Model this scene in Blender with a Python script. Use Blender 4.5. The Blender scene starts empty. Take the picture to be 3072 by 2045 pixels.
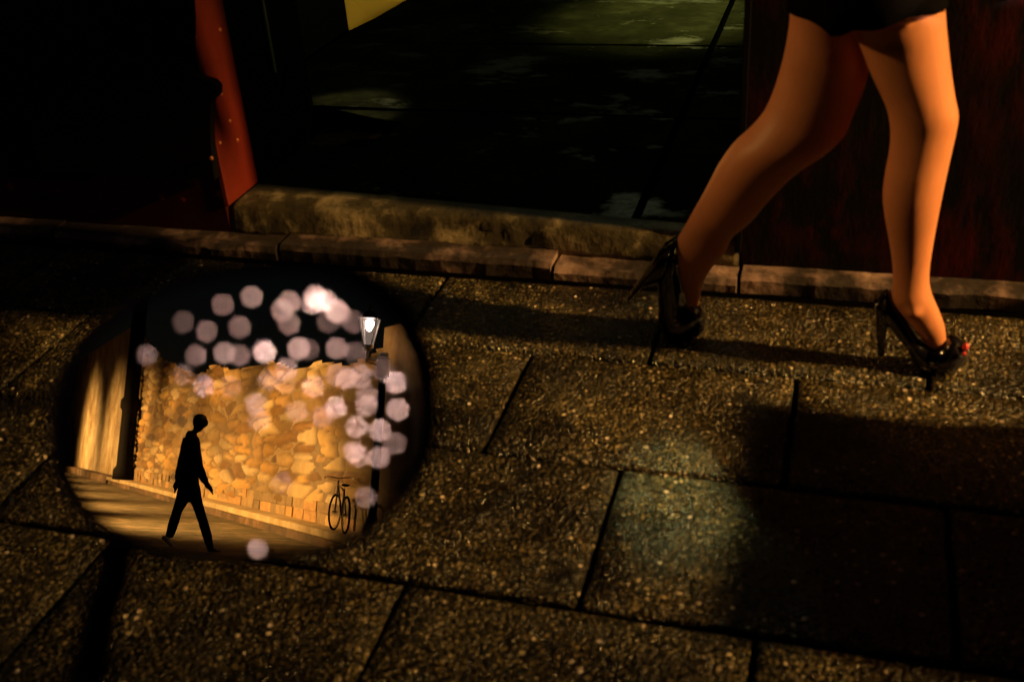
import bpy, bmesh, math, random
from math import radians, sin, cos, pi
from mathutils import Vector, Matrix, noise

sc = bpy.context.scene
C = sc.collection
H = 1.28
# ------------------------------------------------------------------ camera
PITCH, ROLL, YAW, F = radians(30.42), radians(-4.47), radians(-18.31), 3295.0
fwd = Vector((sin(YAW)*cos(PITCH), cos(YAW)*cos(PITCH), -sin(PITCH)))
r0 = Vector((cos(YAW), -sin(YAW), 0)); u0 = r0.cross(fwd)
right = r0*cos(ROLL) + u0*sin(ROLL)
up = right.cross(fwd)
cam = bpy.data.cameras.new('camera'); camo = bpy.data.objects.new('camera', cam); C.objects.link(camo)
mw = Matrix((right, up, -fwd)).transposed().to_4x4(); mw.translation = Vector((0, 0, H))
camo.matrix_world = mw
cam.sensor_width = 36; cam.lens = F/3072*36
cam.clip_start = 0.02; cam.clip_end = 500
cam.dof.use_dof = True; cam.dof.focus_distance = 6.5
cam.dof.aperture_fstop = cam.lens/1000/0.0088*1.0
cam.dof.aperture_blades = 7; cam.dof.aperture_rotation = radians(12)
sc.camera = camo
# ------------------------------------------------------------------ world / view
w = bpy.data.worlds.new('World'); sc.world = w; w.use_nodes = True
nt = w.node_tree; bg = nt.nodes['Background']
sky = nt.nodes.new('ShaderNodeTexSky'); sky.sky_type = 'NISHITA'; sky.sun_disc = False
sky.sun_elevation = radians(-6); sky.sun_rotation = radians(200)
nt.links.new(sky.outputs[0], bg.inputs[0]); bg.inputs[1].default_value = 0.05
sc.view_settings.view_transform = 'Standard'; sc.view_settings.look = 'None'
sc.view_settings.exposure = 0; sc.view_settings.gamma = 1
sc.cycles.caustics_reflective = False; sc.cycles.caustics_refractive = False
sc.cycles.max_bounces = 6; sc.cycles.sample_clamp_indirect = 4

# ------------------------------------------------------------------ the photo's rays, used to find true places
CAM = Vector((0, 0, H))
def ray(px, py):
    return (right*((px-1536)/F) - up*((py-1022.5)/F) + fwd).normalized()
def onz(px, py, z=0.0):
    d = ray(px, py); return CAM + d*((z-H)/d.z)
def ony(px, py, y):
    d = ray(px, py); return CAM + d*(y/d.y)
def onplane(o, d, P, N):
    return o + d*((P-o).dot(N)/d.dot(N))
# mirror plane
MC = ray(715, 1250)
MD = 0.40
MP = CAM + MC*MD
MAZ, MEL = radians(-161), radians(1.9)
MR = Vector((sin(MAZ)*cos(MEL), cos(MAZ)*cos(MEL), sin(MEL)))
MN = (MR-MC).normalized()
MX = (right - MN*right.dot(MN)).normalized(); MY = MN.cross(MX)
def mray(px, py):
    d = ray(px, py); q = onplane(CAM, d, MP, MN)
    return q, d - MN*(2*d.dot(MN))
def mz(px, py, z=0.0):
    q, r = mray(px, py); return q + r*((z-q.z)/r.z)
def mpl(px, py, P, N):
    q, r = mray(px, py); return onplane(q, r, P, N)

# ------------------------------------------------------------------ lights
def aim(o, tgt):
    o.rotation_euler = (Vector(tgt)-o.location).to_track_quat('-Z', 'Y').to_euler()
def lamp(name, kind, loc, power, col, size=0.05, tgt=None, cone=60, blend=.5):
    L = bpy.data.lights.new(name, kind); L.energy = power; L.color = col
    o = bpy.data.objects.new(name, L); C.objects.link(o); o.location = loc
    if kind in ('POINT', 'SPOT'): L.shadow_soft_size = size
    if kind == 'SPOT':
        L.spot_size = radians(cone); L.spot_blend = blend
    if tgt is not None: aim(o, tgt)
    return o
SOD = (1.0, 0.545, 0.15)

KEY = Vector((5.2, 1.9, 2.95))
FILL = Vector((-4.4, 1.75, 2.7))

# ------------------------------------------------------------------ helpers
def link(o, parent=None):
    C.objects.link(o)
    if parent is not None:
        o.parent = parent
        o.matrix_parent_inverse = parent.matrix_world.inverted() if parent.type != 'EMPTY' else Matrix.Translation(-parent.location)
    return o
def meshobj(name, verts, faces, mat, parent=None, smooth=False, mats=None, mi=None):
    me = bpy.data.meshes.new(name); me.from_pydata([tuple(v) for v in verts], [], faces); me.update()
    if mats:
        for m in mats: me.materials.append(m)
        for p, k in zip(me.polygons, mi): p.material_index = k
    elif mat: me.materials.append(mat)
    if smooth:
        for p in me.polygons: p.use_smooth = True
    return link(bpy.data.objects.new(name, me), parent)
def bmobj(name, bm, mat, parent=None, smooth=False):
    bmesh.ops.recalc_face_normals(bm, faces=bm.faces[:])
    me = bpy.data.meshes.new(name); bm.to_mesh(me); bm.free()
    me.materials.append(mat)
    if smooth:
        for p in me.polygons: p.use_smooth = True
    return link(bpy.data.objects.new(name, me), parent)
def empty(name, loc, label, cat, group=None):
    o = bpy.data.objects.new(name, None); C.objects.link(o); o.location = loc
    o['label'] = label; o['category'] = cat
    if group: o['group'] = group
    return o
def tag(o, label=None, cat=None, group=None, kind=None):
    if label: o['label'] = label
    if cat: o['category'] = cat
    if group: o['group'] = group
    if kind: o['kind'] = kind
    return o
def box(bm, lo, hi, bev=0.0):
    lo, hi = Vector(lo), Vector(hi)
    r = bmesh.ops.create_cube(bm, size=1)
    vs = r['verts']
    for v in vs:
        v.co = Vector([(lo[i]+hi[i])/2 + v.co[i]*(hi[i]-lo[i]) for i in range(3)])
    if bev:
        es = list({e for v in vs for e in v.link_edges})
        bmesh.ops.bevel(bm, geom=es, offset=bev, segments=2, affect='EDGES', profile=.5)
def ring(bm, c, ax, ay, n=20):
    return [bm.verts.new(c + ax*cos(2*pi*i/n) + ay*sin(2*pi*i/n)) for i in range(n)]
def skin(bm, rings, cap=True, closed=False):
    n = len(rings[0])
    prs = list(zip(rings, rings[1:])) + ([(rings[-1], rings[0])] if closed else [])
    for a, b in prs:
        for i in range(n):
            bm.faces.new((a[i], a[(i+1) % n], b[(i+1) % n], b[i]))
    if cap and not closed:
        bm.faces.new(rings[0][::-1]); bm.faces.new(rings[-1])
def tube(bm, pts, rads, n=12, cap=True, closed=False):
    pts = [Vector(p) for p in pts]
    if not isinstance(rads, (list, tuple)): rads = [rads]*len(pts)
    N = len(pts); rings = []; ref = None
    for i, p in enumerate(pts):
        if closed: t = pts[(i+1) % N]-pts[i-1]
        else: t = pts[min(i+1, N-1)]-pts[max(i-1, 0)]
        t.normalize()
        if ref is None: ref = Vector((0, 0, 1)) if abs(t.z) < .9 else Vector((1, 0, 0))
        a = (ref - t*ref.dot(t)).normalized(); b = t.cross(a); ref = a
        rings.append(ring(bm, p, a*rads[i], b*rads[i], n))
    skin(bm, rings, cap, closed)
def spline(pts, k=6):
    pts = [Vector(p) for p in pts]; out = []
    P = [pts[0]*2-pts[1]] + pts + [pts[-1]*2-pts[-2]]
    for i in range(1, len(P)-2):
        for j in range(k):
            t = j/k; a, b, c, d = P[i-1], P[i], P[i+1], P[i+2]
            out.append(.5*((2*b)+(c-a)*t+(2*a-5*b+4*c-d)*t*t+(3*b-a-3*c+d)*t**3))
    out.append(pts[-1]); return out
def lathe(bm, prof, c, n=24):
    rings = [ring(bm, Vector(c)+Vector((0, 0, z)), Vector((r, 0, 0)), Vector((0, r, 0)), n) for r, z in prof]
    skin(bm, rings)
def loft(bm, secs, mapf, ddir, ratio=1.0, n=24, k=4):
    """secs: (left pixel, right pixel[, depth ratio]); rings whose breadth is seen and whose depth is ratio * half breadth"""
    L = [mapf(*s[0]) for s in secs]; R = [mapf(*s[1]) for s in secs]
    rt = [Vector((s[2] if len(s) > 2 else ratio, 0, 0)) for s in secs]
    of = [Vector((s[3] if len(s) > 3 else 0, 0, 0)) for s in secs]
    L, R, rt, of = spline(L, k), spline(R, k), spline(rt, k), spline(of, k)
    rings = []
    for a, b, q, o in zip(L, R, rt, of):
        h = (b-a)/2; c = (a+b)/2 + ddir*o.x
        rings.append(ring(bm, c, h, ddir*(h.length*q.x), n))
    # round the ends
    skin(bm, rings)

# ------------------------------------------------------------------ materials
def mat(name, col=(.5, .5, .5), rough=.6, metal=0.0, spec=.5, coat=0.0):
    m = bpy.data.materials.new(name); m.use_nodes = True
    b = m.node_tree.nodes['Principled BSDF']
    b.inputs['Base Color'].default_value = (*col, 1); b.inputs['Roughness'].default_value = rough
    b.inputs['Metallic'].default_value = metal; b.inputs['Specular IOR Level'].default_value = spec
    b.inputs['Coat Weight'].default_value = coat
    return m
class G:
    def __init__(s, m):
        s.m = m; s.t = m.node_tree; s.b = s.t.nodes['Principled BSDF']
        s.co = s.t.nodes.new('ShaderNodeTexCoord').outputs['Object']
    def n(s, k, **kw):
        x = s.t.nodes.new(k)
        for a, v in kw.items(): setattr(x, a, v)
        return x
    def l(s, a, b): s.t.links.new(a, b)
    def noise(s, scale, detail=4, rough=.6, vec=None, out=0):
        x = s.n('ShaderNodeTexNoise'); x.inputs['Scale'].default_value = scale
        x.inputs['Detail'].default_value = detail; x.inputs['Roughness'].default_value = rough
        s.l(vec or s.co, x.inputs['Vector']); return x.outputs[out]
    def vor(s, scale, feature='F1', vec=None, rnd=1):
        x = s.n('ShaderNodeTexVoronoi', feature=feature); x.inputs['Scale'].default_value = scale
        x.inputs['Randomness'].default_value = rnd
        s.l(vec or s.co, x.inputs['Vector']); return x
    def ramp(s, fac, stops):
        x = s.n('ShaderNodeValToRGB'); e = x.color_ramp.elements
        while len(e) < len(stops): e.new(.5)
        for q, (p, c) in zip(e, stops):
            q.position = p; q.color = (*c, 1) if not isinstance(c, (int, float)) else (c, c, c, 1)
        s.l(fac, x.inputs[0]); return x.outputs[0]
    def mix(s, fac, a, b, mode='MIX'):
        x = s.n('ShaderNodeMix', data_type='RGBA', blend_type=mode)
        for inp, v in ((0, fac), (6, a), (7, b)):
            if isinstance(v, (int, float)): x.inputs[inp].default_value = v if inp == 0 else (v, v, v, 1)
            elif isinstance(v, tuple): x.inputs[inp].default_value = (*v, 1)
            else: s.l(v, x.inputs[inp])
        return x.outputs[2]
    def math(s, op, a, b=0.0):
        x = s.n('ShaderNodeMath', operation=op)
        for i, v in enumerate((a, b)):
            if isinstance(v, (int, float)): x.inputs[i].default_value = v
            else: s.l(v, x.inputs[i])
        return x.outputs[0]
    def bump(s, h, strength=.5, dist=.01, nrm=None):
        x = s.n('ShaderNodeBump'); x.inputs['Strength'].default_value = strength; x.inputs['Distance'].default_value = dist
        s.l(h, x.inputs['Height'])
        if nrm: s.l(nrm, x.inputs['Normal'])
        return x.outputs[0]
    def warp(s, scale, amt):
        nz = s.noise(scale, 2, .5, out=1)
        v = s.n('ShaderNodeVectorMath', operation='MULTIPLY_ADD')
        s.l(nz, v.inputs[0]); v.inputs[1].default_value = (amt,)*3; s.l(s.co, v.inputs[2]); return v.outputs[0]

def paving_mat():
    m = mat('exposed_aggregate'); g = G(m)
    wv = g.warp(60, .006)
    v = g.vor(115, vec=wv); v2 = g.vor(230, vec=wv)
    r1 = g.n('ShaderNodeSeparateColor'); g.l(v.outputs['Color'], r1.inputs[0])
    r2 = g.n('ShaderNodeSeparateColor'); g.l(v2.outputs['Color'], r2.inputs[0])
    peb = g.ramp(r1.outputs[0], [(0, .006), (.5, (.03, .027, .022)), (.74, (.13, .11, .08)), (.9, (.36, .29, .19)), (.98, (.85, .7, .58))])
    fine = g.ramp(r2.outputs[1], [(0, .012), (.5, (.045, .04, .03)), (.75, (.12, .1, .065)), (1, (.4, .33, .24))])
    sel = g.ramp(v.outputs['Distance'], [(.36, 1), (.5, 0)])
    v3 = g.vor(62, vec=wv); r3 = g.n('ShaderNodeSeparateColor'); g.l(v3.outputs['Color'], r3.inputs[0])
    spk = g.math('MULTIPLY', g.ramp(v3.outputs['Distance'], [(.2, 1), (.3, 0)]), g.ramp(r3.outputs[1], [(.92, 0), (.94, 1)]))
    keep = g.ramp(r1.outputs[2], [(.25, 0), (.3, 1)])
    c = g.mix(g.math('MULTIPLY', sel, keep), fine, peb)
    big = g.ramp(g.noise(3.1, 5, .6), [(.38, (.08, .07, .045)), (.5, (.42, .385, .25)), (.6, (.8, .75, .5))])
    c = g.mix(1.0, c, big, 'MULTIPLY')
    c = g.mix(spk, c, g.ramp(r3.outputs[0], [(0, (.6, .5, .3)), (.5, (.9, .7, .5)), (1, (1, .85, .8))]))
    ta = g.n('ShaderNodeAttribute'); ta.attribute_name = 'tone'
    c = g.mix(1.0, c, ta.outputs[0], 'MULTIPLY')
    g.l(c, g.b.inputs['Base Color'])
    g.l(g.ramp(g.noise(7, 3), [(.35, .12), (.65, .34)]), g.b.inputs['Roughness'])
    h = g.math('ADD', g.math('MULTIPLY', v.outputs['Distance'], -1.0), g.math('MULTIPLY', v2.outputs['Distance'], -.5))
    g.l(g.bump(g.noise(9, 3), .6, .02, g.bump(h, .85, .008)), g.b.inputs['Normal'])
    return m
def stone_mat(name, cols, scale=14, rough=.75, b=.6, dist=.02):
    m = mat(name, rough=rough); g = G(m)
    n1 = g.noise(scale, 6, .65); n2 = g.noise(scale*6, 3, .6)
    c = g.ramp(n1, [(.3, cols[0]), (.5, cols[1]), (.68, cols[2])])
    c = g.mix(.35, c, g.ramp(n2, [(.3, .3), (.7, 1.0)]), 'MULTIPLY')
    g.l(c, g.b.inputs['Base Color'])
    g.l(g.bump(n1, b, dist, g.bump(n2, .4, dist*.3)), g.b.inputs['Normal'])
    return m
M_pave = paving_mat()
M_kerb = stone_mat('granite_kerb', [(.004, .002, .002), (.03, .019, .017), (.38, .25, .22)], 5.5)
M_sill = stone_mat('worn_sandstone', [(.006, .005, .003), (.065, .053, .028), (.42, .34, .2)], 7, .6)
M_ground = stone_mat('street_ground', [(.04, .04, .015), (.13, .1, .05), (.3, .22, .13)], 2.6, .8, .8, .04)
M_joint = mat('joint_dirt', (.0015, .0012, .001), .95, 0, 0)
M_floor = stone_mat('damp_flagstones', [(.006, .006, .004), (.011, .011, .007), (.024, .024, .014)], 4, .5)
g = G(M_floor); mp = g.n('ShaderNodeMapping'); mp.inputs['Scale'].default_value = (1, 1.7, 1); g.l(g.co, mp.inputs[0])
g.l(g.ramp(g.noise(3.0, 5, .65, mp.outputs[0]), [(.57, .0), (.66, 1.0)]), g.b.inputs['Specular IOR Level'])
M_floor2 = None
def painted(name, col, rough=.45, chips=None, worn=.5):
    m = mat(name, col, rough); g = G(m)
    n1 = g.noise(5, 5, .6); n2 = g.noise(60, 3)
    c = g.mix(g.ramp(n1, [(.35, 0), (.65, 1)]), tuple(x*.75 for x in col), tuple(min(1, x*1.2) for x in col))
    if chips:
        s = g.vor(17, vec=g.warp(30, .01)); sp = g.n('ShaderNodeSeparateColor'); g.l(s.outputs['Color'], sp.inputs[0])
        f = g.math('MULTIPLY', g.ramp(s.outputs['Distance'], [(.16, 1), (.22, 0)]), g.ramp(sp.outputs[0], [(.7, 0), (.71, 1)]))
        c = g.mix(f, c, chips)
    g.l(c, g.b.inputs['Base Color'])
    g.l(g.bump(n2, .25, .003, g.bump(n1, .3, .01)), g.b.inputs['Normal']); return m
M_red = painted('red_paint', (.14, .012, .004), .5, (.6, .2, .06))
M_black = mat('black_paint', (.004, .003, .003), .8, 0, .08)
def peeling():
    m = mat('peeling_dark_red_paint', rough=.75, spec=.15); g = G(m)
    st = g.n('ShaderNodeMapping'); st.inputs['Scale'].default_value = (1, 1, .35); g.l(g.co, st.inputs[0])
    n = g.noise(11, 7, .72, st.outputs[0]); big = g.noise(2.3, 2)
    f = g.math('MULTIPLY', g.ramp(n, [(.46, 0), (.62, 1)]), g.ramp(big, [(.42, .15), (.6, 1)]))
    g.l(g.mix(f, (.002, .001, .001), (.05, .0025, .0025)), g.b.inputs['Base Color'])
    g.l(g.bump(n, .5, .01), g.b.inputs['Normal']); return m
M_peel = peeling()
M_dred = painted('dull_red_paint', (.03, .0025, .002), .7, (.2, .03, .02)); M_dred.node_tree.nodes['Principled BSDF'].inputs['Specular IOR Level'].default_value = .15
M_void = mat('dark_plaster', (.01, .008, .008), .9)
M_rubber = mat('black_plastic', (.001, .0008, .001), .8, 0, .0)
M_patent = mat('black_patent_leather', (.004, .003, .006), .12, 0, .6, .6)
M_cloth = mat('black_cloth', (.0025, .002, .0025), .95, 0, .05)
M_mancl = mat('dark_jacket_cloth', (.012, .011, .006), .9, 0, .2)
M_hair = mat('dark_hair', (.01, .006, .004), .6)
def skinmat(name, c):
    m = mat(name, c, .5, 0, .4); g = G(m)
    n = g.noise(14, 3)
    g.l(g.mix(g.ramp(n, [(.3, 0), (.7, 1)]), tuple(x*.86 for x in c), c), g.b.inputs['Base Color'])
    g.b.inputs['Subsurface Weight'].default_value = .08; g.b.inputs['Subsurface Scale'].default_value = .01
    return m
M_skin = skinmat('stockinged_skin', (.72, .28, .135))
M_nail = mat('red_nail_varnish', (.8, .06, .07), .2, 0, .5, .5)
M_glass = mat('silvered_glass', (.93, .9, .9), 0.0, 1.0)
M_drops = [mat('raindrop_glint', (c_, c_*.93, c_*.9), .3, 1.0) for c_ in (1.0, .66, .38, .2)] + [mat('raindrop_bright_glint', (1, .95, .95), .22, 1.0)]  # glint strength of each drop is painted into its metal colour
M_drop = M_drops[0]
M_iron = mat('painted_iron', (.014, .01, .008), .55)
M_plaster = stone_mat('old_plaster', [(.16, .1, .04), (.38, .28, .15), (.6, .5, .34)], 1.0, .85)
M_plaster2 = stone_mat('brown_plaster', [(.1, .06, .02), (.22, .14, .06), (.34, .24, .12)], 1.3, .85)
M_edge_glint = mat('green_edge_glint', (.25, .35, .12), .5)
M_cream = mat('stand_in_canvas', (.75, .62, .28), .8)
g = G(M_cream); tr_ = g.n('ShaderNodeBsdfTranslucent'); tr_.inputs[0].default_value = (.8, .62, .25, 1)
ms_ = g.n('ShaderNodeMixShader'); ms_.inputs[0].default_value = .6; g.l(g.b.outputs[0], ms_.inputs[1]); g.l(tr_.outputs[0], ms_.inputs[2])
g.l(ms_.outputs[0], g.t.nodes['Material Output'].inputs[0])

# ------------------------------------------------------------------ ground
gv = [(-60, -60, -.03), (60, -60, -.03), (60, 2.42, -.03), (-60, 2.42, -.03)]
tag(meshobj('street', gv, [(0, 1, 2, 3)], M_ground), kind='structure')
rnd = random.Random(4)
bm = bmesh.new()
box(bm, (-7, .13, -.028), (8, 2.405, -.014))
tag(bmobj('joint_bed', bm, M_joint), kind='structure')
bm = bmesh.new(); tone = bm.verts.layers.float_color.new('tone')
rows = [(2.03, 2.365, .218), (1.65, 2.03, -.045), (1.27, 1.65, -.345), (.89, 1.27, -.06), (.51, .89, -.345), (.13, .51, -.06)]
for y0, y1, x0 in rows:
    k = -11
    while x0+k*.58 < 7.5:
        a = x0+k*.58; b = a+.58; k += 1
        if b < -6.8: continue
        g0 = .0050
        j = [rnd.uniform(-.0025, .0025) for _ in range(8)]
        nx, ny = 16, 11
        tn = rnd.uniform(.75, 1.45); zt = rnd.uniform(-.001, .001); sx, sy = rnd.uniform(-.0015, .0015), rnd.uniform(-.002, .002)
        grid = []
        for iy in range(ny+1):
            row = []
            for ix in range(nx+1):
                u = 0 if ix == 0 else 1 if ix == nx else .009+.982*(ix-1)/(nx-2)
                v = 0 if iy == 0 else 1 if iy == ny else .014+.972*(iy-1)/(ny-2)
                x = a+g0+(b-a-2*g0)*u; y = y0+.0072+(y1-y0-.0144)*v
                x += .003*noise.noise(Vector((y*6, a*5, 2)))*(1 if u in (0, 1) else 0)
                ed = min(u*(b-a), (1-u)*(b-a), v*(y1-y0), (1-v)*(y1-y0))
                q = noise.noise(Vector((x*9, y*9, 3)))
                q2 = noise.noise(Vector((x*40, y*40, 7)))
                z = zt + sx*(u-.5) + sy*(v-.5) + q*.0018
                if ed < 1e-4:
                    z -= .003+.003*abs(q2)
                    x += q2*.003; y += noise.noise(Vector((x*35, y*35, 1)))*.003
                nv = bm.verts.new((x, y, z)); nv[tone] = (tn, tn, tn, 1); row.append(nv)
            grid.append(row)
        for iy in range(ny):
            for ix in range(nx):
                bm.faces.new((grid[iy][ix], grid[iy][ix+1], grid[iy+1][ix+1], grid[iy+1][ix]))
        # edge walls
        loop = grid[0] + [r[-1] for r in grid[1:]] + grid[-1][-2::-1] + [r[0] for r in grid[-2:0:-1]]
        low = [bm.verts.new(v.co-Vector((0, 0, .03))) for v in loop]
        for i in range(len(loop)):
            i2 = (i+1) % len(loop); bm.faces.new((loop[i], low[i], low[i2], loop[i2]))
tag(bmobj('pavement', bm, M_pave, smooth=True), kind='structure')

# ------------------------------------------------------------------ building front
bld = empty('building', (-.9, 2.5, 0), 'dark shop front with red door reveal behind the walking legs', 'building')
XL, XR = -1.64, -.215
def rough_strip(name, x0, x1, y0, y1, z0, z1, m, parent, seed=1, nx=60, amp=.006):
    """a long worn stone block with uneven edges"""
    bm = bmesh.new(); rings = []
    for i in range(nx+1):
        x = x0+(x1-x0)*i/nx
        def nn(k): return noise.noise(Vector((x*7, k, seed)))*amp + noise.noise(Vector((x*24, k, seed+5)))*amp*.5
        pts = [(y0+nn(1)*1.5, z0), (y0+nn(1)*1.5, z1-.012+nn(2)), (y0+.012+nn(3), z1+nn(4)), ((y0+y1)/2, z1+nn(5)), (y1, z1+nn(6)*.3), (y1, z0)]
        rings.append([bm.verts.new((x, py, pz)) for py, pz in pts])
    skin(bm, rings)
    return bmobj(name, bm, m, parent, smooth=False)
# plinth stones: broken into blocks
rr = random.Random(9)
x = -4.6; k = 0
while x < 4:
    L = rr.uniform(.38, .95); x1 = min(x+L, 4.2)
    rough_strip('plinth_stone', x+.004, x1-.006, 2.425+rr.uniform(-.01, .014), 2.52, -.03, .012+rr.uniform(-.004, .012), M_kerb, bld, seed=k, nx=max(8, int(L*40)))
    x = x1; k += 1
bm = bmesh.new(); box(bm, (-5.2, 2.5, .0), (XL-.004, 2.9, 3.2)); bmobj('wall', bm, M_dred, bld)
bm = bmesh.new(); box(bm, (XR+.004, 2.5, .0), (5.2, 2.9, 3.2)); bmobj('wall', bm, M_peel, bld)
bm = bmesh.new(); box(bm, (XL, 2.5, 2.3), (XR, 2.9, 3.2)); bmobj('lintel', bm, M_black, bld)
# red painted reveal of the doorway, a board 3 mm proud
bm = bmesh.new(); box(bm, (XL-.003, 2.494, .098), (XL+.012, 2.672, 2.3), .002); bmobj('door_reveal', bm, M_red, bld)
bm = bmesh.new(); box(bm, (XR-.012, 2.494, .05), (XR+.003, 2.9, 2.3), .002); bmobj('door_reveal', bm, M_black, bld)
M_rivet = mat('rivet_head', (.5, .16, .06), .35)
for zx, zy in ((1110, 152), (985, 188), (1115, 475), (1160, 612), (1198, 708), (1110, 722), (1068, 800), (1066, 636)):
    p = onplane(CAM, ray(zx*.594, zy*.594), Vector((XL+.012, 0, 0)), Vector((1, 0, 0)))
    bm = bmesh.new(); bmesh.ops.create_uvsphere(bm, u_segments=10, v_segments=6, radius=.0055, matrix=Matrix.Translation(p)); bmobj('rivet', bm, M_rivet, bld, True)
# black leaf folded flat against the front; its edge is broken away
prof = [(567, -60), (575, 60), (573, 180), (583, 226), (610, 236), (640, 244), (655, 262), (655, 286), (640, 300), (634, 312), (632, 380), (634, 430), (640, 500), (646, 540)]
pts = [ony(px, py, 2.47) for px, py in prof]
top = pts[0].z
poly = [(p.x, p.z) for p in pts] + [(-2.2, pts[-1].z), (-2.2, top)]
def plate(name, poly, y0, y1, m, parent):
    bm = bmesh.new()
    a = [bm.verts.new((px, y0, pz)) for px, pz in poly]; b = [bm.verts.new((px, y1, pz)) for px, pz in poly]
    bm.faces.new(a); bm.faces.new(b[::-1])
    for i in range(len(a)):
        j = (i+1) % len(a); bm.faces.new((a[i], b[i], b[j], a[j]))
    return bmobj(name, bm, m, parent)
leaf = plate('door_leaf', poly, 2.466, 2.492, M_black, bld)
bm = bmesh.new(); box(bm, (-2.2, 2.466, top+.001), (XL+.03, 2.492, 2.3)); bmobj('door_leaf', bm, M_black, bld)
bm = bmesh.new(); box(bm, (-4.9, 2.475, .16), (-2.06, 2.497, 2.3)); bmobj('shutter', bm, M_black, bld)
# inner door leaf; green strip stands in for light caught on its edge
bm = bmesh.new(); box(bm, (XL-.05, 2.675, .09), (XL+.004, 3.1, 2.3)); bmobj('inner_door', bm, M_black, bld)
bm = bmesh.new(); box(bm, (XL+.004, 2.886, .355), (XL+.010, 2.897, 2.25)); bmobj('edge_glint_strip', bm, M_edge_glint, bld)
# threshold: level stone that narrows to the right
bm = bmesh.new(); nx = 90; rings = []
for i in range(nx+1):
    t = i/nx; x = XL+.002+(XR-XL-.004)*t
    yb = 2.668+(2.553-2.668)*t
    def nn(k, a=1): return (noise.noise(Vector((x*6, k, 2)))*.008 + noise.noise(Vector((x*23, k, 9)))*.005)*a
    wear = .02*math.exp(-((t-.42)/.2)**2)
    zt = .094-.004*t
    pr = [(2.502+nn(9), .0), (2.498+nn(1)*1.6+wear, .028+nn(2)), (2.505+nn(3)*1.6+wear*1.4, .06+nn(4)-wear*.4), (2.512+nn(5)+wear*1.2, zt-.008-wear*.5+nn(6)*.5),
          (2.528+nn(7)*.5+wear, zt-wear*.2+nn(8)*.35), ((2.53+yb)/2, zt+nn(10)*.25), (yb, zt), (yb, .0)]
    pr[5] = (max(pr[4][0]+.003, pr[5][0]), pr[5][1])
    rings.append([bm.verts.new((x, a, b)) for a, b in pr])
skin(bm, rings); bmobj('threshold', bm, M_sill, bld, smooth=True)
# passage floor behind the threshold: flagstones with a long joint
bm = bmesh.new()
def flag(x0, x1, y0, y1, z, ob=None):
    n = 8
    gr = [[bm.verts.new((x0+(x1-x0)*i/n, (y0 if ob is None else ob(x0+(x1-x0)*i/n))*(1-j/n)+y1*j/n, z+noise.noise(Vector((x0*3+i*.5, y0*3+j*.5, 0)))*.004)) for i in range(n+1)] for j in range(n+1)]
    for j in range(n):
        for i in range(n): bm.faces.new((gr[j][i], gr[j][i+1], gr[j+1][i+1], gr[j+1][i]))
JX = onz(2050, 335, .085).x
yb = lambda x: 2.671+(2.556-2.671)*(x-XL)/(XR-XL)
for x0, x1 in ((-2.05, JX-.012), (JX+.012, 1.5)):
    flag(x0+0, x1, 2.9, 3.35, .085, yb); flag(x0, x1, 3.375, 4.15, .086); flag(x0, x1, 4.172, 5.1, .084); flag(x0, x1, 5.12, 8, .085)
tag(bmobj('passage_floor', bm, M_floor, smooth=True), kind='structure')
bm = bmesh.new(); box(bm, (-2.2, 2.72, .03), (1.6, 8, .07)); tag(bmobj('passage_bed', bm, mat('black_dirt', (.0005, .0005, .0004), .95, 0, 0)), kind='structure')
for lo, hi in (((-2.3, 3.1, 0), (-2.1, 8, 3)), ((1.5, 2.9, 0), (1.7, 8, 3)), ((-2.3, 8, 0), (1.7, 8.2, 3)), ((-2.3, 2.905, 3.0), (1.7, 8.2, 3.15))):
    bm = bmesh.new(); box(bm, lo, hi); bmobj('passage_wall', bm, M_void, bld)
# made-up cloth, cut to stand in for a bright pointed patch inside the passage
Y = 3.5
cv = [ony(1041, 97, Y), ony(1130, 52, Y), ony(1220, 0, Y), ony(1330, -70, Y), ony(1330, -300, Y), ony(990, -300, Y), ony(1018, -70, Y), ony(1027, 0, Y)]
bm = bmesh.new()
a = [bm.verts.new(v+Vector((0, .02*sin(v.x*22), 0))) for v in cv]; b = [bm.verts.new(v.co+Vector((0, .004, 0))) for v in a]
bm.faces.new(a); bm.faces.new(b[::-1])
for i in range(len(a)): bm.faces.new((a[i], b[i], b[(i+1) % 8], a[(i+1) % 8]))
tag(bmobj('stand_in_cloth', bm, M_cream), 'pale yellow cloth standing in for a bright pointed patch in the dark doorway', 'cloth')

# ------------------------------------------------------------------ lanterns
def emis(name, col, s, transp=0.0):
    m = bpy.data.materials.new(name); m.use_nodes = True; t = m.node_tree; t.nodes.clear()
    o = t.nodes.new('ShaderNodeOutputMaterial'); e = t.nodes.new('ShaderNodeEmission')
    e.inputs[0].default_value = (*col, 1); e.inputs[1].default_value = s
    if transp:
        x = t.nodes.new('ShaderNodeBsdfTransparent'); mx = t.nodes.new('ShaderNodeMixShader'); mx.inputs[0].default_value = 1-transp
        t.links.new(x.outputs[0], mx.inputs[1]); t.links.new(e.outputs[0], mx.inputs[2]); t.links.new(mx.outputs[0], o.inputs[0])
    else: t.links.new(e.outputs[0], o.inputs[0])
    return m
M_bulb = emis('lamp_bulb', (1, .8, .7), 90)
M_pane = emis('lantern_pane', (1, .75, .6), .35, .7)
M_lampmetal = mat('pale_lamp_metal', (.85, .8, .75), .45, .1)
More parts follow.
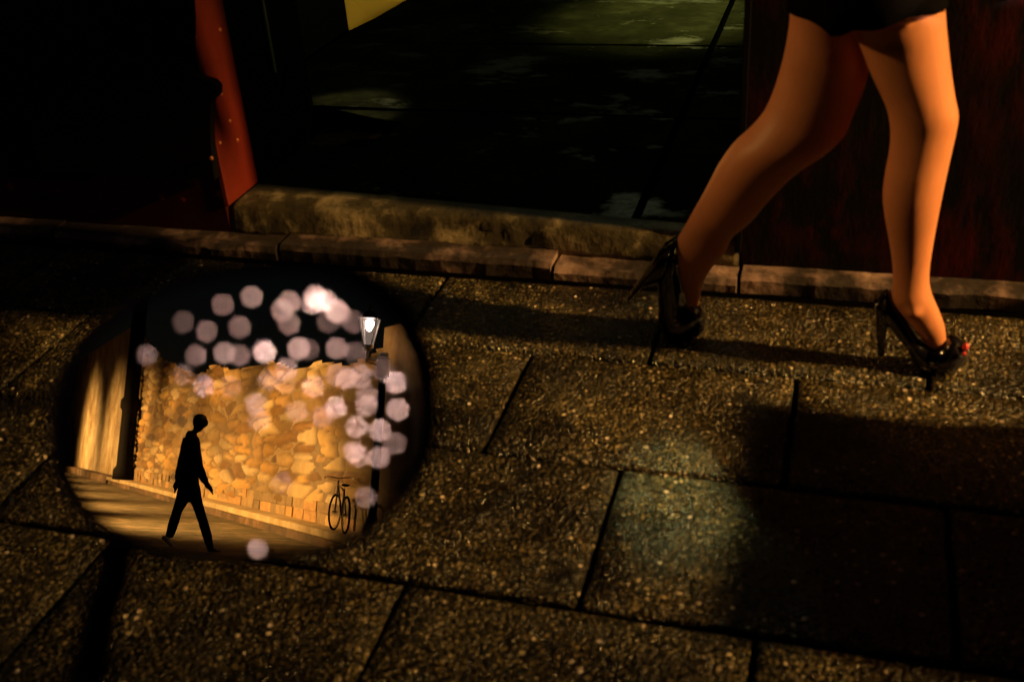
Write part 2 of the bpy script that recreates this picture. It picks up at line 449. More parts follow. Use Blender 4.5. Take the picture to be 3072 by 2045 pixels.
def lantern_lamp(base, head, label, power, arm=True, size=.05, post_r=.045, tgt=None, cone=60):
    """post standing at base, lantern at head joined by a bracket"""
    base, head = Vector(base), Vector(head)
    t = empty('street_lamp', base, label, 'street lamp', 'lantern street lamps')
    topz = head.z-.26 if not arm else head.z-.33
    bm = bmesh.new()
    lathe(bm, [(post_r*2, 0), (post_r*2, .12), (post_r*1.5, .2), (post_r, .28), (post_r*.9, topz-base.z-.2), (post_r*1.3, topz-base.z-.18), (post_r*1.3, topz-base.z-.02), (post_r*.6, topz-base.z)], base, 16)
    bmobj('post', bm, M_iron, t, True)
    bot = head-Vector((0, 0, .24))
    bm = bmesh.new()
    if arm:
        a = Vector((base.x, base.y, topz-.03))
        tube(bm, [a, Vector((bot.x, bot.y, topz-.03))], .012, 8)
        tube(bm, [a-Vector((0, 0, .13)), (a*.55+Vector((bot.x, bot.y, topz))*.45)-Vector((0, 0, .075)), Vector((bot.x, bot.y, topz-.055))], .009, 8)
        tube(bm, spline([Vector((bot.x, bot.y, topz-.06)), bot+Vector((0, 0, -.06)), bot+Vector((0, 0, .01))], 5), .02, 8)
        box(bm, a+Vector((-.07, -.07, -.2)), a+Vector((.07, .07, .04)), .02)
        box(bm, a+Vector((-.05, -.05, .04)), a+Vector((.05, .05, .09)), .02)
    else:
        tube(bm, [Vector((base.x, base.y, topz-.3)), bot], .02, 8)
    bmobj('bracket', bm, M_lampmetal, t)
    # tapering cage: four corner bars, foot, hood
    bm = bmesh.new(); s0, s1 = .045, .095
    cr = [(-1, -1), (1, -1), (1, 1), (-1, 1)]
    for sx, sy in cr:
        tube(bm, [head+Vector((sx*s0, sy*s0, -.2)), head+Vector((sx*s1, sy*s1, .11))], .0085, 6)
    box(bm, head+Vector((-s0-.01, -s0-.01, -.225)), head+Vector((s0+.01, s0+.01, -.195)))
    lathe(bm, [(.02, -.27), (.05, -.245), (.045, -.224)], head, 12)
    bmobj('cage', bm, M_lampmetal, t)
    bm = bmesh.new(); s2 = s1+.02
    lo = [bm.verts.new(head+Vector((sx*s2, sy*s2, .112))) for sx, sy in cr]; hi = [bm.verts.new(head+Vector((sx*.035, sy*.035, .2))) for sx, sy in cr]
    skin(bm, [lo, hi]); lathe(bm, [(.02, .2), (.03, .22), (.012, .25), (.004, .28)], head, 10); bmobj('hood', bm, M_iron, t)
    for i in range(4):
        (ax, ay), (bx, by) = cr[i], cr[(i+1) % 4]
        v = [head+Vector((ax*s0, ay*s0, -.19)), head+Vector((bx*s0, by*s0, -.19)), head+Vector((bx*s1, by*s1, .108)), head+Vector((ax*s1, ay*s1, .108))]
        meshobj('pane', v, [(0, 1, 2, 3)], M_pane, t)
    bm = bmesh.new(); bmesh.ops.create_uvsphere(bm, u_segments=12, v_segments=8, radius=.05, matrix=Matrix.Translation(head+Vector((0, 0, .055)))); bmobj('bulb', bm, M_bulb, t, True)
    if tgt is None: lamp('lamp_light', 'POINT', head+Vector((0, 0, .03)), power, SOD, size)
    else: lamp('lamp_light', 'SPOT', head+Vector((0, 0, -.03)), power, SOD, size, tgt, cone, 1)
    return t

# ------------------------------------------------------------------ stone wall across the street (seen in the mirror)
A = mz(400, 1475, -.03); B = mz(870, 1615, -.03)
U = Vector((B.x-A.x, B.y-A.y, 0)); U.normalize()
NW = Vector((-U.y, U.x, 0))
if NW.dot(CAM-A) < 0: NW = -NW      # towards the camera
A.z = 0
Wp = A - NW*.42                      # the wall plane behind the ledge
def sof(p): return (p-A).dot(U)
def wpt(s, z, off=0.0): return Wp + U*s + NW*off + Vector((0, 0, z))
s_post = sof(mpl(373, 1400, Wp, NW)); s_r = sof(mpl(1135, 1300, Wp, NW)); s_l = -60; s_e = s_r+5
0 and print('wall A', A, 'B', B, 's_post', s_post, 's_r', s_r, 'U', U)
wall = empty('stone_wall', A, 'lit rubble stone wall with a ledge along its foot, across the street', 'stone wall')
def along(name, s0, s1, o0, o1, z0, z1, m, bev=.01, parent=None):
    bm = bmesh.new(); cs = [(s0, o0), (s1, o0), (s1, o1), (s0, o1)]
    lo = [bm.verts.new(wpt(s, z0, o)) for s, o in cs]; hi = [bm.verts.new(wpt(s, z1, o)) for s, o in cs]
    skin(bm, [lo, hi])
    if bev: bmesh.ops.bevel(bm, geom=bm.edges[:], offset=bev, segments=1, affect='EDGES')
    return bmobj(name, bm, m, parent)
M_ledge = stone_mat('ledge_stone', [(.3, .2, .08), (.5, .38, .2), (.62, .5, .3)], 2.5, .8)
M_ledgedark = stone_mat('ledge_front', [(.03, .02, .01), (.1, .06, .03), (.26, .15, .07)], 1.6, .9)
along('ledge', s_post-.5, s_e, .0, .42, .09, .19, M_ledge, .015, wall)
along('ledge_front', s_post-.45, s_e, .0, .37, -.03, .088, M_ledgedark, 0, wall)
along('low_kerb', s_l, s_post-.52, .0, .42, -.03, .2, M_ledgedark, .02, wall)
# course of brick behind the ledge
bm = bmesh.new(); rb = random.Random(2); s = s_post+.2
MB = []
cols = []
while s < s_e:
    L = rb.uniform(.35, .7)
    for zc in (0, 1):
        n0 = len(bm.faces)
        cs = [(s+.01, .0), (s+L-.01, .0), (s+L-.01, .05+rb.random()*.03), (s+.01, .05+rb.random()*.02)]
        z0 = .192+zc*.15
        lo = [bm.verts.new(wpt(q, z0, o)) for q, o in cs]; hi = [bm.verts.new(wpt(q, z0+.143, o)) for q, o in cs]
        skin(bm, [lo, hi])
        k = rb.choice([0, 1, 1, 2, 3]); cols += [k]*6
    s += L
# material built below with per-face slots
st_cols = [(.05, .03, .015), (.3, .2, .09), (.5, .36, .17), (.62, .5, .3), (.42, .24, .09), (.66, .56, .42), (.2, .14, .07)]
ST = []
for i, c in enumerate(st_cols):
    ST.append(stone_mat('rubble_%s' % ['umber', 'ochre', 'sand', 'cream', 'rust', 'chalk', 'brown'][i], [tuple(x*.62 for x in c), c, tuple(min(.8, x*1.2) for x in c)], 4.5, .85, .8, .03))
def slots(o, idx):
    o.data.materials.clear()
    for m in ST: o.data.materials.append(m)
    for p, k in zip(o.data.polygons, idx): p.material_index = k
o = bmobj('brick_course', bm, None, wall) if False else None
me = bpy.data.meshes.new('brick_course'); bmesh.ops.recalc_face_normals(bm, faces=bm.faces[:]); bm.to_mesh(me); bm.free()
for m in ST: me.materials.append(m)
for p, k in zip(me.polygons, cols): p.material_index = [6, 1, 4, 1][k]
link(bpy.data.objects.new('brick_course', me), wall)
# rubble: one relief surface of irregular stones, each with its own stone colour
def wtop(s):
    pr = [(-20, 5.0), (s_post-.8, 4.7), (s_post+2, 4.2), (s_post+5, 3.5), (s_post+9, 2.9), (s_r-1, 2.4), (s_e, 2.4)]
    for (a, ha), (b, hb) in zip(pr, pr[1:]):
        if a <= s <= b: return ha+(hb-ha)*(s-a)/(b-a)
    return 2.5
DS = .042; NS = int((s_r+.1-s_post+.7)/DS); NZ = int(4.8/DS)
vs = []; cv_ = []; ok = []
pal = [(.62, .46, .24), (.5, .33, .12), (.7, .58, .4), (.36, .21, .07), (.6, .4, .16), (.74, .64, .5), (.22, .13, .05), (.55, .38, .2), (.66, .5, .28)]
for j in range(NZ+1):
    for i in range(NS+1):
        s = s_post-.7+i*DS; z = .19+j*DS
        wx = noise.noise(Vector((s*1.3, z*1.3, 0)))*.07; wz = noise.noise(Vector((s*1.1, z*1.4, 9)))*.06
        k = 1
        d_, p_ = noise.voronoi(Vector(((s+wx*2)*1.0, (z+wz)*5.4, .5)), distance_metric='CHEBYCHEV' if False else 'DISTANCE')
        e = d_[1]-d_[0]
        hsh = abs(int(p_[0].x*7919+p_[0].y*104729+p_[0].z*1299709))
        q = hsh % 97/97.0
        rel = min(1, e/.32); rel = rel*rel*(3-2*rel)
        c = pal[hsh % 9]; f = .55+.45*q
        f *= .62+.75*max(-.5, min(.5, noise.noise(Vector((s*.45, z*.9, 20)))*1.3)) + .12
        c = [c[0]*f, c[1]*f*.88, c[2]*f*.62]
        m_ = (.1, .055, .018); t = min(1, e/.2)
        cv_.append([m_[n]*(1-t)+c[n]*t for n in range(3)])
        off = rel*(.03+.05*q)+noise.noise(Vector((s*4, z*6, 1)))*.008+noise.noise(Vector((s*.8, z*1.1, 5)))*.04
        vs.append(wpt(s, z, off)); ok.append(z < wtop(s)+noise.noise(Vector((s*.5, 0, 2)))*.2)
fc = []
W_ = NS+1
for j in range(NZ):
    for i in range(NS):
        q = [j*W_+i, j*W_+i+1, (j+1)*W_+i+1, (j+1)*W_+i]
        if all(ok[n] for n in q): fc.append(q)
M_rub = mat('rubble_stone', rough=.8); g = G(M_rub)
at_ = g.n('ShaderNodeAttribute'); at_.attribute_name = 'stone'
n1 = g.noise(3.2, 6, .65)
g.l(g.mix(.55, at_.outputs[0], g.ramp(n1, [(.3, .35), (.65, 1.0)]), 'MULTIPLY'), g.b.inputs['Base Color'])
g.l(g.bump(n1, .8, .03), g.b.inputs['Normal'])
ro = meshobj('rubble', vs, fc, M_rub, wall, True)
ca = ro.data.color_attributes.new('stone', 'FLOAT_COLOR', 'POINT')
for n, c in enumerate(cv_): ca.data[n].color = (*c, 1)
if ro.data.polygons[10].normal.dot(NW) < 0: ro.data.flip_normals()
# mortar bed
bm = bmesh.new(); n = 60; lo = []; 
f_, b_ = [], []
for i in range(n+1):
    s = s_post-.7+(s_r+.1-s_post+.7)*i/n; h = wtop(s)-.4+noise.noise(Vector((s*2, 0, 0)))*.2
    lo.append([bm.verts.new(wpt(s, 0, .005)), bm.verts.new(wpt(s, h, .005)), bm.verts.new(wpt(s, h, -.35)), bm.verts.new(wpt(s, 0, -.35))])
skin(bm, lo); bmobj('mortar', bm, ST[6], wall)
for nm, s0, s1, h in (('plaster_wall', s_l, s_post-.72, 4.8), ('plaster_wall', s_r+.12, s_e+3, 2.7)):
    p = along(nm, s0, s1, -.35, .06, 0, h, M_plaster if s0 == s_l else M_plaster2, .0, None)
    tag(p, 'pale plastered wall left of the dark pillar, in the mirror' if s0 == s_l else 'brown plastered wall right of the lamp post, in the mirror', 'wall')
# dark pillar
Pp = mpl(373, 1405, A-NW*.12, NW)
bm = bmesh.new()
lathe(bm, [(.3, 0), (.3, .25), (.22, .4), (.21, 1.9), (.27, 2.0), (.27, 2.2), (.2, 2.3), (.19, 5.2)], (Pp.x, Pp.y, .19), 16)
0 and print('pillar', Pp)
tag(bmobj('iron_pillar', bm, mat('black_iron', (.004, .003, .003), .8, 0, .1), None, True), 'thick dark iron pillar with a collar, standing on the ledge of the stone wall', 'pillar')

# main lantern seen in the mirror
LB = mpl(1128, 1400, A - NW*.12, NW); LB.z = .19
Ldir_q, Ldir = mray(1108, 985)
LH = mpl(1108, 985, LB, Vector((0, 1, 0)))
LB2 = mpl(1165, 1120, LB, Vector((0, 1, 0)))
0 and print('lamp', LB, LH, 'post from top', LB2)
lantern_lamp(LB, LH, 'lit four sided lantern on a bracket post, bright in the mirror', 700, True, .03, .05)
# added narrow spot at the lantern, aimed at the mirror so raindrops glint
spot = lamp('added_drop_spot', 'SPOT', LH+Vector((0, 0, .0)), 19000, (1, .6, .5), .02, MP, .56, .25)
lantern_lamp((KEY.x, KEY.y, 0), KEY, 'lit lantern lamp post on the pavement to the right of the door', 4600, False, .11, tgt=(.14, 2.08, .36), cone=23)
lantern_lamp((FILL.x, FILL.y, 0), FILL, 'lit lantern lamp post on the pavement to the left, behind the scooter', 340, False, .06, tgt=(.0, 2.16, .56), cone=14)
for s_, pw, cn, lb in ((-15.5, 6500, 95, 'added lit lantern, out of view, farthest along the stone wall'), (-8.5, 4500, 90, 'added lit lantern, out of view, in front of the pale plaster wall'), (-2.5, 4800, 84, 'added lit lantern, out of view, just right of the dark pillar'),
                     (2.5, 5000, 84, 'added lit lantern, out of view, in front of the middle of the stone wall'), (7.5, 5600, 84, 'added lit lantern, out of view, second nearest along the stone wall'), (12.5, 5600, 88, 'added lit lantern, out of view, at the near end of the stone wall')):
    q = A + U*s_ + NW*4.3  # added lamps out of view, put in to wash the wall with light
    lantern_lamp((q.x, q.y, -.03), (q.x, q.y, 1.75), lb, pw, False, .08, tgt=wpt(s_+.3, .25), cone=cn)
# passage light and small green light
lamp('passage_light', 'SPOT', (-.55, 5.3, 2.6), 900, (.8, .8, .2), .1, onz(1990, 50, .085), 24, 1)
lamp('passage_lamp', 'POINT', (-.79, 5.05, 2.82), 18, (.88, .92, .5), .06)
lamp('passage_beam', 'SPOT', (-.79, 5.05, 2.82), 700, (.95, 1, .38), .03, onz(2020, 1490), 3.8, 1)
lamp('added_cloth_spot', 'SPOT', (-.79, 5.05, 2.82), 420, (.95, .85, .35), .03, ony(1110, 20, 3.5), 8.5, .6)  # extra spot added only to brighten the stand-in cloth

# ------------------------------------------------------------------ scooter with its mirror
SX = -.98
sct = empty('motor_scooter', (SX, -.4, 0), 'black motor scooter whose wet round mirror reflects the lit street', 'scooter')
outl = [(205, 1290), (210, 1200), (240, 1115), (300, 1025), (390, 950), (500, 890), (620, 850), (750, 828), (880, 822), (990, 838), (1075, 880), (1150, 945), (1205, 1030), (1238, 1120), (1248, 1220), (1245, 1320), (1225, 1410), (1180, 1490), (1110, 1560), (1010, 1615), (890, 1650), (750, 1665), (610, 1662), (470, 1635), (350, 1580), (265, 1500), (215, 1400)]
raw = [onplane(CAM, ray(*p), MP, MN) for p in outl]
raw = spline(raw+[raw[0]], 4)[:-1]
cen = sum(raw, Vector())/len(raw)
def scaled(f, off, grow=0.0):
    return [cen+(p-cen)*f+(p-cen).normalized()*grow+MN*off for p in raw]
# housing: lip, rim and rounded back
bm = bmesh.new()
RG = []
for gr, off in ((.0006, -.0015), (.0008, .0025), (.0014, .0033), (.0028, .002), (.0042, -.004), (.0045, -.014)):
    RG.append([bm.verts.new(p - MX*(gr*1.6*max(0, -(p-cen).normalized().dot(MX)))) for p in scaled(1, off, gr)])
for f, off in ((.93, -.028), (.78, -.04), (.5, -.05), (.2, -.054)):
    RG.append([bm.verts.new(p) for p in scaled(f, off)])
skin(bm, RG); hs = bmobj('mirror_housing', bm, M_rubber, sct, True)
me = hs.data
gl = meshobj('mirror_glass', scaled(1, 0, .0008), [tuple(range(len(raw)))], M_glass, None)
gl.parent = hs; gl.matrix_parent_inverse = Matrix()
hs.matrix_parent_inverse = Matrix.Translation(-sct.location)
# the glass must show its face to the camera
if gl.data.polygons[0].normal.dot(MN) < 0: gl.data.flip_normals()
# stem
def at(px, py, dist): return CAM + ray(px, py)*dist
HB = Vector((-.62, .04, .9))
bm = bmesh.new()
tube(bm, spline([cen-MN*.045, at(400, 1600, .475), at(345, 1710, .468), at(300, 1850, .455), at(250, 2060, .435), at(150, 2400, .42), HB], 6), .0068, 12)
bmobj('mirror_stem', bm, M_rubber, sct, True)
bm = bmesh.new(); tube(bm, spline([HB+Vector((.04, -.03, .0)), HB, (SX+.08, .06, .94), (SX-.08, .06, .94), (SX-.26, .02, .93), (SX-.38, -.04, .93)], 5), .013, 12)
hbo = bmobj('handlebar', bm, M_rubber, sct, True)
bm = bmesh.new(); box(bm, (SX-.11, -.0, .86), (SX+.11, .16, .98), .03); bmobj('instrument_cover', bm, M_rubber, sct)
bm = bmesh.new(); rg = []
for z_, hw, yy in ((.25, .1, .3), (.4, .2, .3), (.6, .22, .26), (.8, .19, .2), (.9, .12, .14)):
    rg.append(ring(bm, Vector((SX, yy, z_)), Vector((hw, 0, 0)), Vector((0, .05, 0)), 20))
skin(bm, rg); bmobj('front_shield', bm, M_rubber, sct, True)
bm = bmesh.new(); rg = []
for yy, hw, hh, zc in ((.22, .1, .05, .3), (-.1, .14, .05, .27), (-.35, .15, .14, .36), (-.6, .17, .2, .5), (-.9, .18, .2, .55), (-1.2, .13, .12, .62), (-1.32, .04, .04, .66)):
    rg.append(ring(bm, Vector((SX, yy, zc)), Vector((hw, 0, 0)), Vector((0, 0, hh)), 20))
skin(bm, rg); bmobj('body_panel', bm, M_rubber, sct, True)
bm = bmesh.new(); rg = []
for yy, hw, hh, zc in ((-.33, .07, .03, .7), (-.45, .13, .05, .74), (-.75, .15, .06, .77), (-1.0, .14, .06, .82), (-1.25, .09, .04, .84)):
    rg.append(ring(bm, Vector((SX, yy, zc)), Vector((hw, 0, 0)), Vector((0, 0, hh)), 20))
skin(bm, rg); bmobj('seat', bm, mat('seat_vinyl', (.01, .01, .01), .4), sct, True)
for yy in (.38, -1.0):
    bm = bmesh.new()
    tube(bm, [(SX, yy+.2*cos(a*pi/14), .25+.2*sin(a*pi/14)) for a in range(28)], .05, 12, closed=True)
    wh = bmobj('tyre', bm, M_rubber, sct, True)
    bm = bmesh.new(); rg = [ring(bm, Vector((SX+dx, yy, .25)), Vector((0, r_, 0)), Vector((0, 0, r_)), 24) for dx, r_ in ((-.05, .03), (-.03, .16), (.03, .16), (.05, .03))]
    skin(bm, rg); bmobj('rim', bm, mat('wheel_rim', (.4, .4, .4), .4, .8), sct, True)

# raindrops on the glass
DR = [(668, 912, .4), (755, 890, .7), (846, 930, .8), (868, 905, .8), (866, 970, .6), (938, 908, 1.6), (958, 904, 1.6), (978, 900, 1.6), (945, 888, 1), (968, 905, .6), (1010, 932, 1), (985, 965, .35), (718, 980, .6), (620, 993, .55), (549, 965, .15), (588, 1065, .4), (673, 1058, .8), (718, 1065, .4), (790, 1050, 1.2), (794, 1058, .8), (896, 1045, 1), (1011, 1044, .7), (860, 1105, .8), (806, 1140, .45), (856, 1150, .35), (1010, 1125, .5), (1040, 1135, .9), (1082, 1128, .8), (1063, 965, .35), (1068, 1060, .25), (610, 1158, .9), (688, 1160, .3), (939, 1160, .9), (548, 1125, .35), (440, 1065, .5), (768, 1210, .9), (776, 1262, .6), (890, 1232, .4), (967, 1250, .6), (1010, 1222, 1.4), (1100, 1185, .4), (1100, 1215, .8), (1188, 1148, 1.3), (1194, 1228, 1), (1070, 1280, 1), (1140, 1290, 1), (1186, 1330, .6), (1062, 1355, .9), (1078, 1368, .9), (1136, 1372, .8), (1098, 1492, .4), (772, 1645, .8), (845, 1450, .3), (1150, 1110, .3), (1020, 940, .5), (925, 1048, .25)]
rd = random.Random(3)
for px, py, br in DR:
    q = onplane(CAM, ray(px, py), MP, MN)
    a = .0008+.0002*rd.random(); Rc = .0052
    Rc = max(Rc, a*1.05); th = math.asin(a/Rc)
    bm = bmesh.new(); rg = []
    for j in range(6):
        t = th*(1-j/6); rr_ = Rc*sin(t); hh = Rc*cos(t)-Rc*cos(th)
        rg.append(ring(bm, q+MN*(hh+.0001), MX*rr_, MY*rr_, 16))
    skin(bm, rg)
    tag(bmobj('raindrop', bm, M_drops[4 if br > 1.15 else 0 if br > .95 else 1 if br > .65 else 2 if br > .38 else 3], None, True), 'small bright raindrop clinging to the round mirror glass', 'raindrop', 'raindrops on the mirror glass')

# ------------------------------------------------------------------ people
def remesh(bm, name, m, parent, vox, smooth_it=3, mats=None):
    bmesh.ops.recalc_face_normals(bm, faces=bm.faces[:])
    me = bpy.data.meshes.new(name); bm.to_mesh(me); bm.free()
    o = bpy.data.objects.new(name, me); C.objects.link(o)
    r = o.modifiers.new('r', 'REMESH'); r.mode = 'VOXEL'; r.voxel_size = vox; r.use_smooth_shade = True
    s = o.modifiers.new('s', 'SMOOTH'); s.iterations = smooth_it; s.factor = .5
    dg = bpy.context.evaluated_depsgraph_get(); dg.update()
    me2 = bpy.data.meshes.new_from_object(o.evaluated_get(dg)); o.modifiers.clear(); o.data = me2; me2.name = name
    bpy.data.meshes.remove(me)
    me2.materials.clear(); me2.materials.append(m)
    for p in me2.polygons: p.use_smooth = True
    if parent is not None:
        o.parent = parent; o.matrix_parent_inverse = Matrix.Translation(-parent.location)
    return o
def z2(x, y): return (1900+x/1.306, y/1.306)
YF, YR = 2.105, 2.165
mf = lambda px, py: ony(px, py, YF)
mr = lambda px, py: ony(px, py, YR)
DY = Vector((0, 1, 0))
wom = empty('person', (.03, 2.135, 0), 'woman striding past the doorway in a short black skirt and black high heels', 'person')
bm = bmesh.new()
fl = [((800, -130), (1215, -130), .75), ((835, 0), (1222, 0), .8), ((858, 100), (1228, 100), .85), ((895, 200), (1238, 200), .85), ((935, 300), (1250, 300), .9), ((978, 390), (1264, 390), .95), ((998, 450), (1276, 450), .95), ((1006, 520), (1268, 510), .95), ((1000, 600), (1250, 590), 1.0),
      ((984, 680), (1232, 670), 1.05), ((975, 770), (1213, 760), 1.05), ((986, 860), (1195, 850), 1.0), ((1002, 950), (1178, 945), .9), ((1014, 1040), (1164, 1035), .85), ((1014, 1110), (1161, 1105), .9), ((1012, 1165), (1174, 1160), .95), ((1050, 1230), (1196, 1210), .8), ((1110, 1300), (1222, 1280), .85), ((1150, 1352), (1228, 1328), .72), ((1195, 1385), (1262, 1365), .6)]
loft(bm, [(z2(*a), z2(*b), c) for a, b, c in fl], mf, DY, n=28)
rl = [((600, -130), (1000, -130), .7), ((612, 0), (940, 0), .8), ((610, 90), (900, 120), .82), ((592, 200), (922, 262), .82), ((560, 320), (905, 350), .82), ((515, 430), (868, 440), .85), ((455, 505), (835, 520), .85), ((392, 562), (765, 590), .85), ((335, 640), (655, 665), .85), ((288, 730), (552, 762), .85), ((232, 830), (462, 868), .8), ((192, 900), (392, 925), .75), ((158, 962), (362, 985), .75), ((166, 1040), (300, 1060), .8), ((176, 1120), (272, 1120), .9), ((184, 1190), (256, 1200), .9), ((192, 1240), (250, 1245), .6)]
loft(bm, [(z2(*a), z2(*b), c) for a, b, c in rl], mr, DY, n=28)
# malleolus
bmesh.ops.create_uvsphere(bm, u_segments=12, v_segments=8, radius=.016, matrix=Matrix.Translation(ony(*z2(1100, 1215), YF-.028)))
# trunk, arms, neck, head (above the frame)
def ell(bm, secs, n=24):
    secs = [[Vector(s[0]), Vector((s[1], s[2], 0))] for s in secs]
    cs = spline([s[0] for s in secs], 4); rs_ = spline([s[1] for s in secs], 4)
    skin(bm, [ring(bm, c, Vector((r.x, 0, 0)), Vector((0, r.y, 0)), n) for c, r in zip(cs, rs_)])
ell(bm, [((.03, 2.135, .74), .10, .14), ((.03, 2.135, .84), .115, .17), ((.03, 2.135, .93), .1, .145), ((.04, 2.135, 1.03), .085, .12), ((.05, 2.135, 1.16), .105, .14), ((.06, 2.135, 1.27), .1, .17), ((.06, 2.135, 1.34), .07, .13), ((.07, 2.135, 1.38), .05, .06), ((.075, 2.135, 1.46), .045, .045)])
ell(bm, [((.09, 2.135, 1.43), .05, .045), ((.1, 2.135, 1.48), .085, .065), ((.1, 2.135, 1.55), .098, .075), ((.09, 2.135, 1.62), .085, .07), ((.085, 2.135, 1.66), .04, .035)])
for sy, sw in ((-1, -1), (1, 1)):
    sh = Vector((.06, 2.135+sy*.17, 1.29)); elb = sh+Vector((.1*sw, sy*.05, -.24)); wr = elb+Vector((.12*sw+.12, 0, .02))
    tube(bm, spline([sh, (sh+elb)/2, elb, (elb+wr)/2, wr], 3), [.045]*4+[.038]*4+[.032]*4+[.023], 12)
    hd = (wr-elb).normalized()
    ell(bm, [(wr-hd*.01, .024, .02), (wr+hd*.04, .038, .017), (wr+hd*.085, .034, .014)], 12)
    for f in range(4):
        a0 = wr+hd*.08+Vector((.022-.015*f, 0, 0)); tube(bm, [a0, a0+hd*.035+Vector((0, -sy*.004, 0)), a0+hd*(.062-.004*abs(f-1.3))+Vector((-.006, -sy*.016, 0))], [.0085, .008, .0065], 8)
    a0 = wr+hd*.02+Vector((.028, 0, 0)); tube(bm, [a0, a0+hd*.03+Vector((.02, 0, 0)), a0+hd*.06+Vector((.024, -sy*.01, 0))], [.011, .01, .007], 8)
# nose
bmesh.ops.create_cone(bm, cap_ends=True, segments=8, radius1=.014, radius2=.005, depth=.035, matrix=Matrix.Translation((.2, 2.135, 1.54)) @ Matrix.Rotation(radians(60), 4, 'Y'))
remesh(bm, 'body', M_skin, wom, .0055, 4)
# hair
bm = bmesh.new()
ell(bm, [((.03, 2.135, 1.36), .05, .09), ((.05, 2.135, 1.46), .075, .095), ((.065, 2.135, 1.56), .1, .095), ((.075, 2.135, 1.64), .1, .085), ((.08, 2.135, 1.685), .05, .05)])
bmobj('hair', bm, M_hair, wom, True)
# skirt and top
def hemring(bm, zf, rx, ry, cx=.03, n=48):
    return [bm.verts.new((cx+rx*cos(2*pi*i/n), 2.135+ry*sin(2*pi*i/n), zf(2*pi*i/n))) for i in range(n)]
bm = bmesh.new()
hx0, hx1 = ony(*z2(598, 55), 2.135).x, ony(*z2(1228, 45), 2.135).x
cx = (hx0+hx1)/2; rx = (hx1-hx0)/2
front = [(2350, 20), (2430, 62), (2470, 88), (2495, 112), (2530, 108), (2560, 92), (2640, 92), (2690, 70), (2730, 52), (2780, 46), (2830, 36)]
fp = []
for px, py in front:
    y_ = 2.0
    for _ in range(25):
        p = ony(px, py, y_); u_ = max(-1, min(1, (p.x-cx)/rx)); y_ = .5*y_+.5*(2.135-.178*math.sqrt(1-u_*u_))
    fp.append((math.acos(u_), ony(px, py, y_).z))
fp.sort()
def hemz(a):
    a = a % (2*pi); a = min(a, 2*pi-a)
    for (p, zp), (q_, zq) in zip(fp, fp[1:]):
        if p <= a <= q_: return zp+(zq-zp)*(a-p)/(q_-p+1e-9)
    return fp[0][1] if a < fp[0][0] else fp[-1][1]
R1 = hemring(bm, lambda a: hemz(a) if sin(a) < 0 else hemz(a)+.0, rx, .178, cx)
R0 = hemring(bm, lambda a: (hemz(a))+.004, rx-.006, .172, cx)
RGs = [R0, R1]
for zz, ax, ay, c_ in ((.80, rx*.97, .182, cx*.8+.03*.2), (.86, .14, .188, .03), (.95, .125, .165, .035), (1.0, .105, .14, .04)):
    RGs.append(hemring(bm, lambda a, zz=zz: zz, ax, ay, c_))
skin(bm, RGs, cap=False)
bmobj('skirt', bm, M_cloth, wom, True)
bm = bmesh.new()
RGs = [hemring(bm, lambda a, zz=zz: zz, ax, ay, c_) for zz, ax, ay, c_ in ((.99, .112, .147, .04), (1.03, .1, .136, .042), (1.16, .12, .156, .05), (1.27, .114, .186, .06), (1.335, .085, .15, .06), (1.36, .06, .08, .068))]
skin(bm, RGs, cap=False); bmobj('top', bm, M_cloth, wom, True)

# shoes
def z4(x, y): return (2550+x/4.127, 800+y/4.127)
def shoe(parent, secs, mapf, heel, sole, y0):
    bm = bmesh.new(); loft(bm, secs, mapf, DY, n=24, k=5)
    sh = remesh(bm, 'shoe', M_patent, parent, .004, 3)
    bm = bmesh.new()
    loft(bm, heel, mapf, DY, ratio=.9, n=16, k=4)
    bmobj('heel', bm, M_patent, sh, True).matrix_parent_inverse = Matrix()
    return sh
# section = (top pixel, bottom pixel, depth/half-height ratio)
fs = [(z4(455, 262), z4(312, 450), .55), (z4(520, 330), z4(318, 600), .62), (z4(590, 460), z4(470, 730), .75), (z4(690, 640), z4(570, 850), 1.0), (z4(790, 800), z4(690, 1000), 1.1), (z4(860, 900), z4(760, 1120), 1.05), (z4(960, 968), z4(860, 1270), 1.0),
      (z4(1060, 975), z4(985, 1338), .95), (z4(1160, 925), z4(1130, 1335), .95), (z4(1230, 865), z4(1250, 1300), .92), (z4(1330, 885), z4(1350, 1240), .9), (z4(1415, 960), z4(1425, 1175), .8), (z4(1452, 1030), z4(1455, 1110), .7)]
fh = [(z4(300, 420), z4(540, 560)), (z4(306, 560), z4(505, 700)), (z4(318, 740), z4(468, 780)), (z4(330, 900), z4(438, 920)), (z4(338, 1095), z4(428, 1095))]
shoe(wom, fs, mf, fh, None, YF)
# toes at the opening
bm = bmesh.new(); bmesh.ops.create_uvsphere(bm, u_segments=12, v_segments=8, radius=.0065, matrix=Matrix.Translation(ony(*z4(1432, 990), YF-.02)) @ Matrix.Diagonal((1, 1, 1.3, 1)))
bmobj('toenail', bm, M_nail, wom, True)
bm = bmesh.new(); bmesh.ops.create_uvsphere(bm, u_segments=12, v_segments=8, radius=.0042, matrix=Matrix.Translation(ony(*z4(1416, 1076), YF-.034)))
bmobj('toenail', bm, M_nail, wom, True)
rsn = [((205, 930), (118, 955), .7), ((215, 965), (100, 1040), .7), ((200, 1030), (95, 1120), .8), ((215, 1110), (98, 1190), .9), ((225, 1170), (100, 1260), .9), ((262, 1200), (125, 1310), .9), ((285, 1250), (175, 1318), .9), ((278, 1300), (230, 1322), .8)]
rsn = [(z2(*a), z2(*b), c) for a, b, c in rsn]
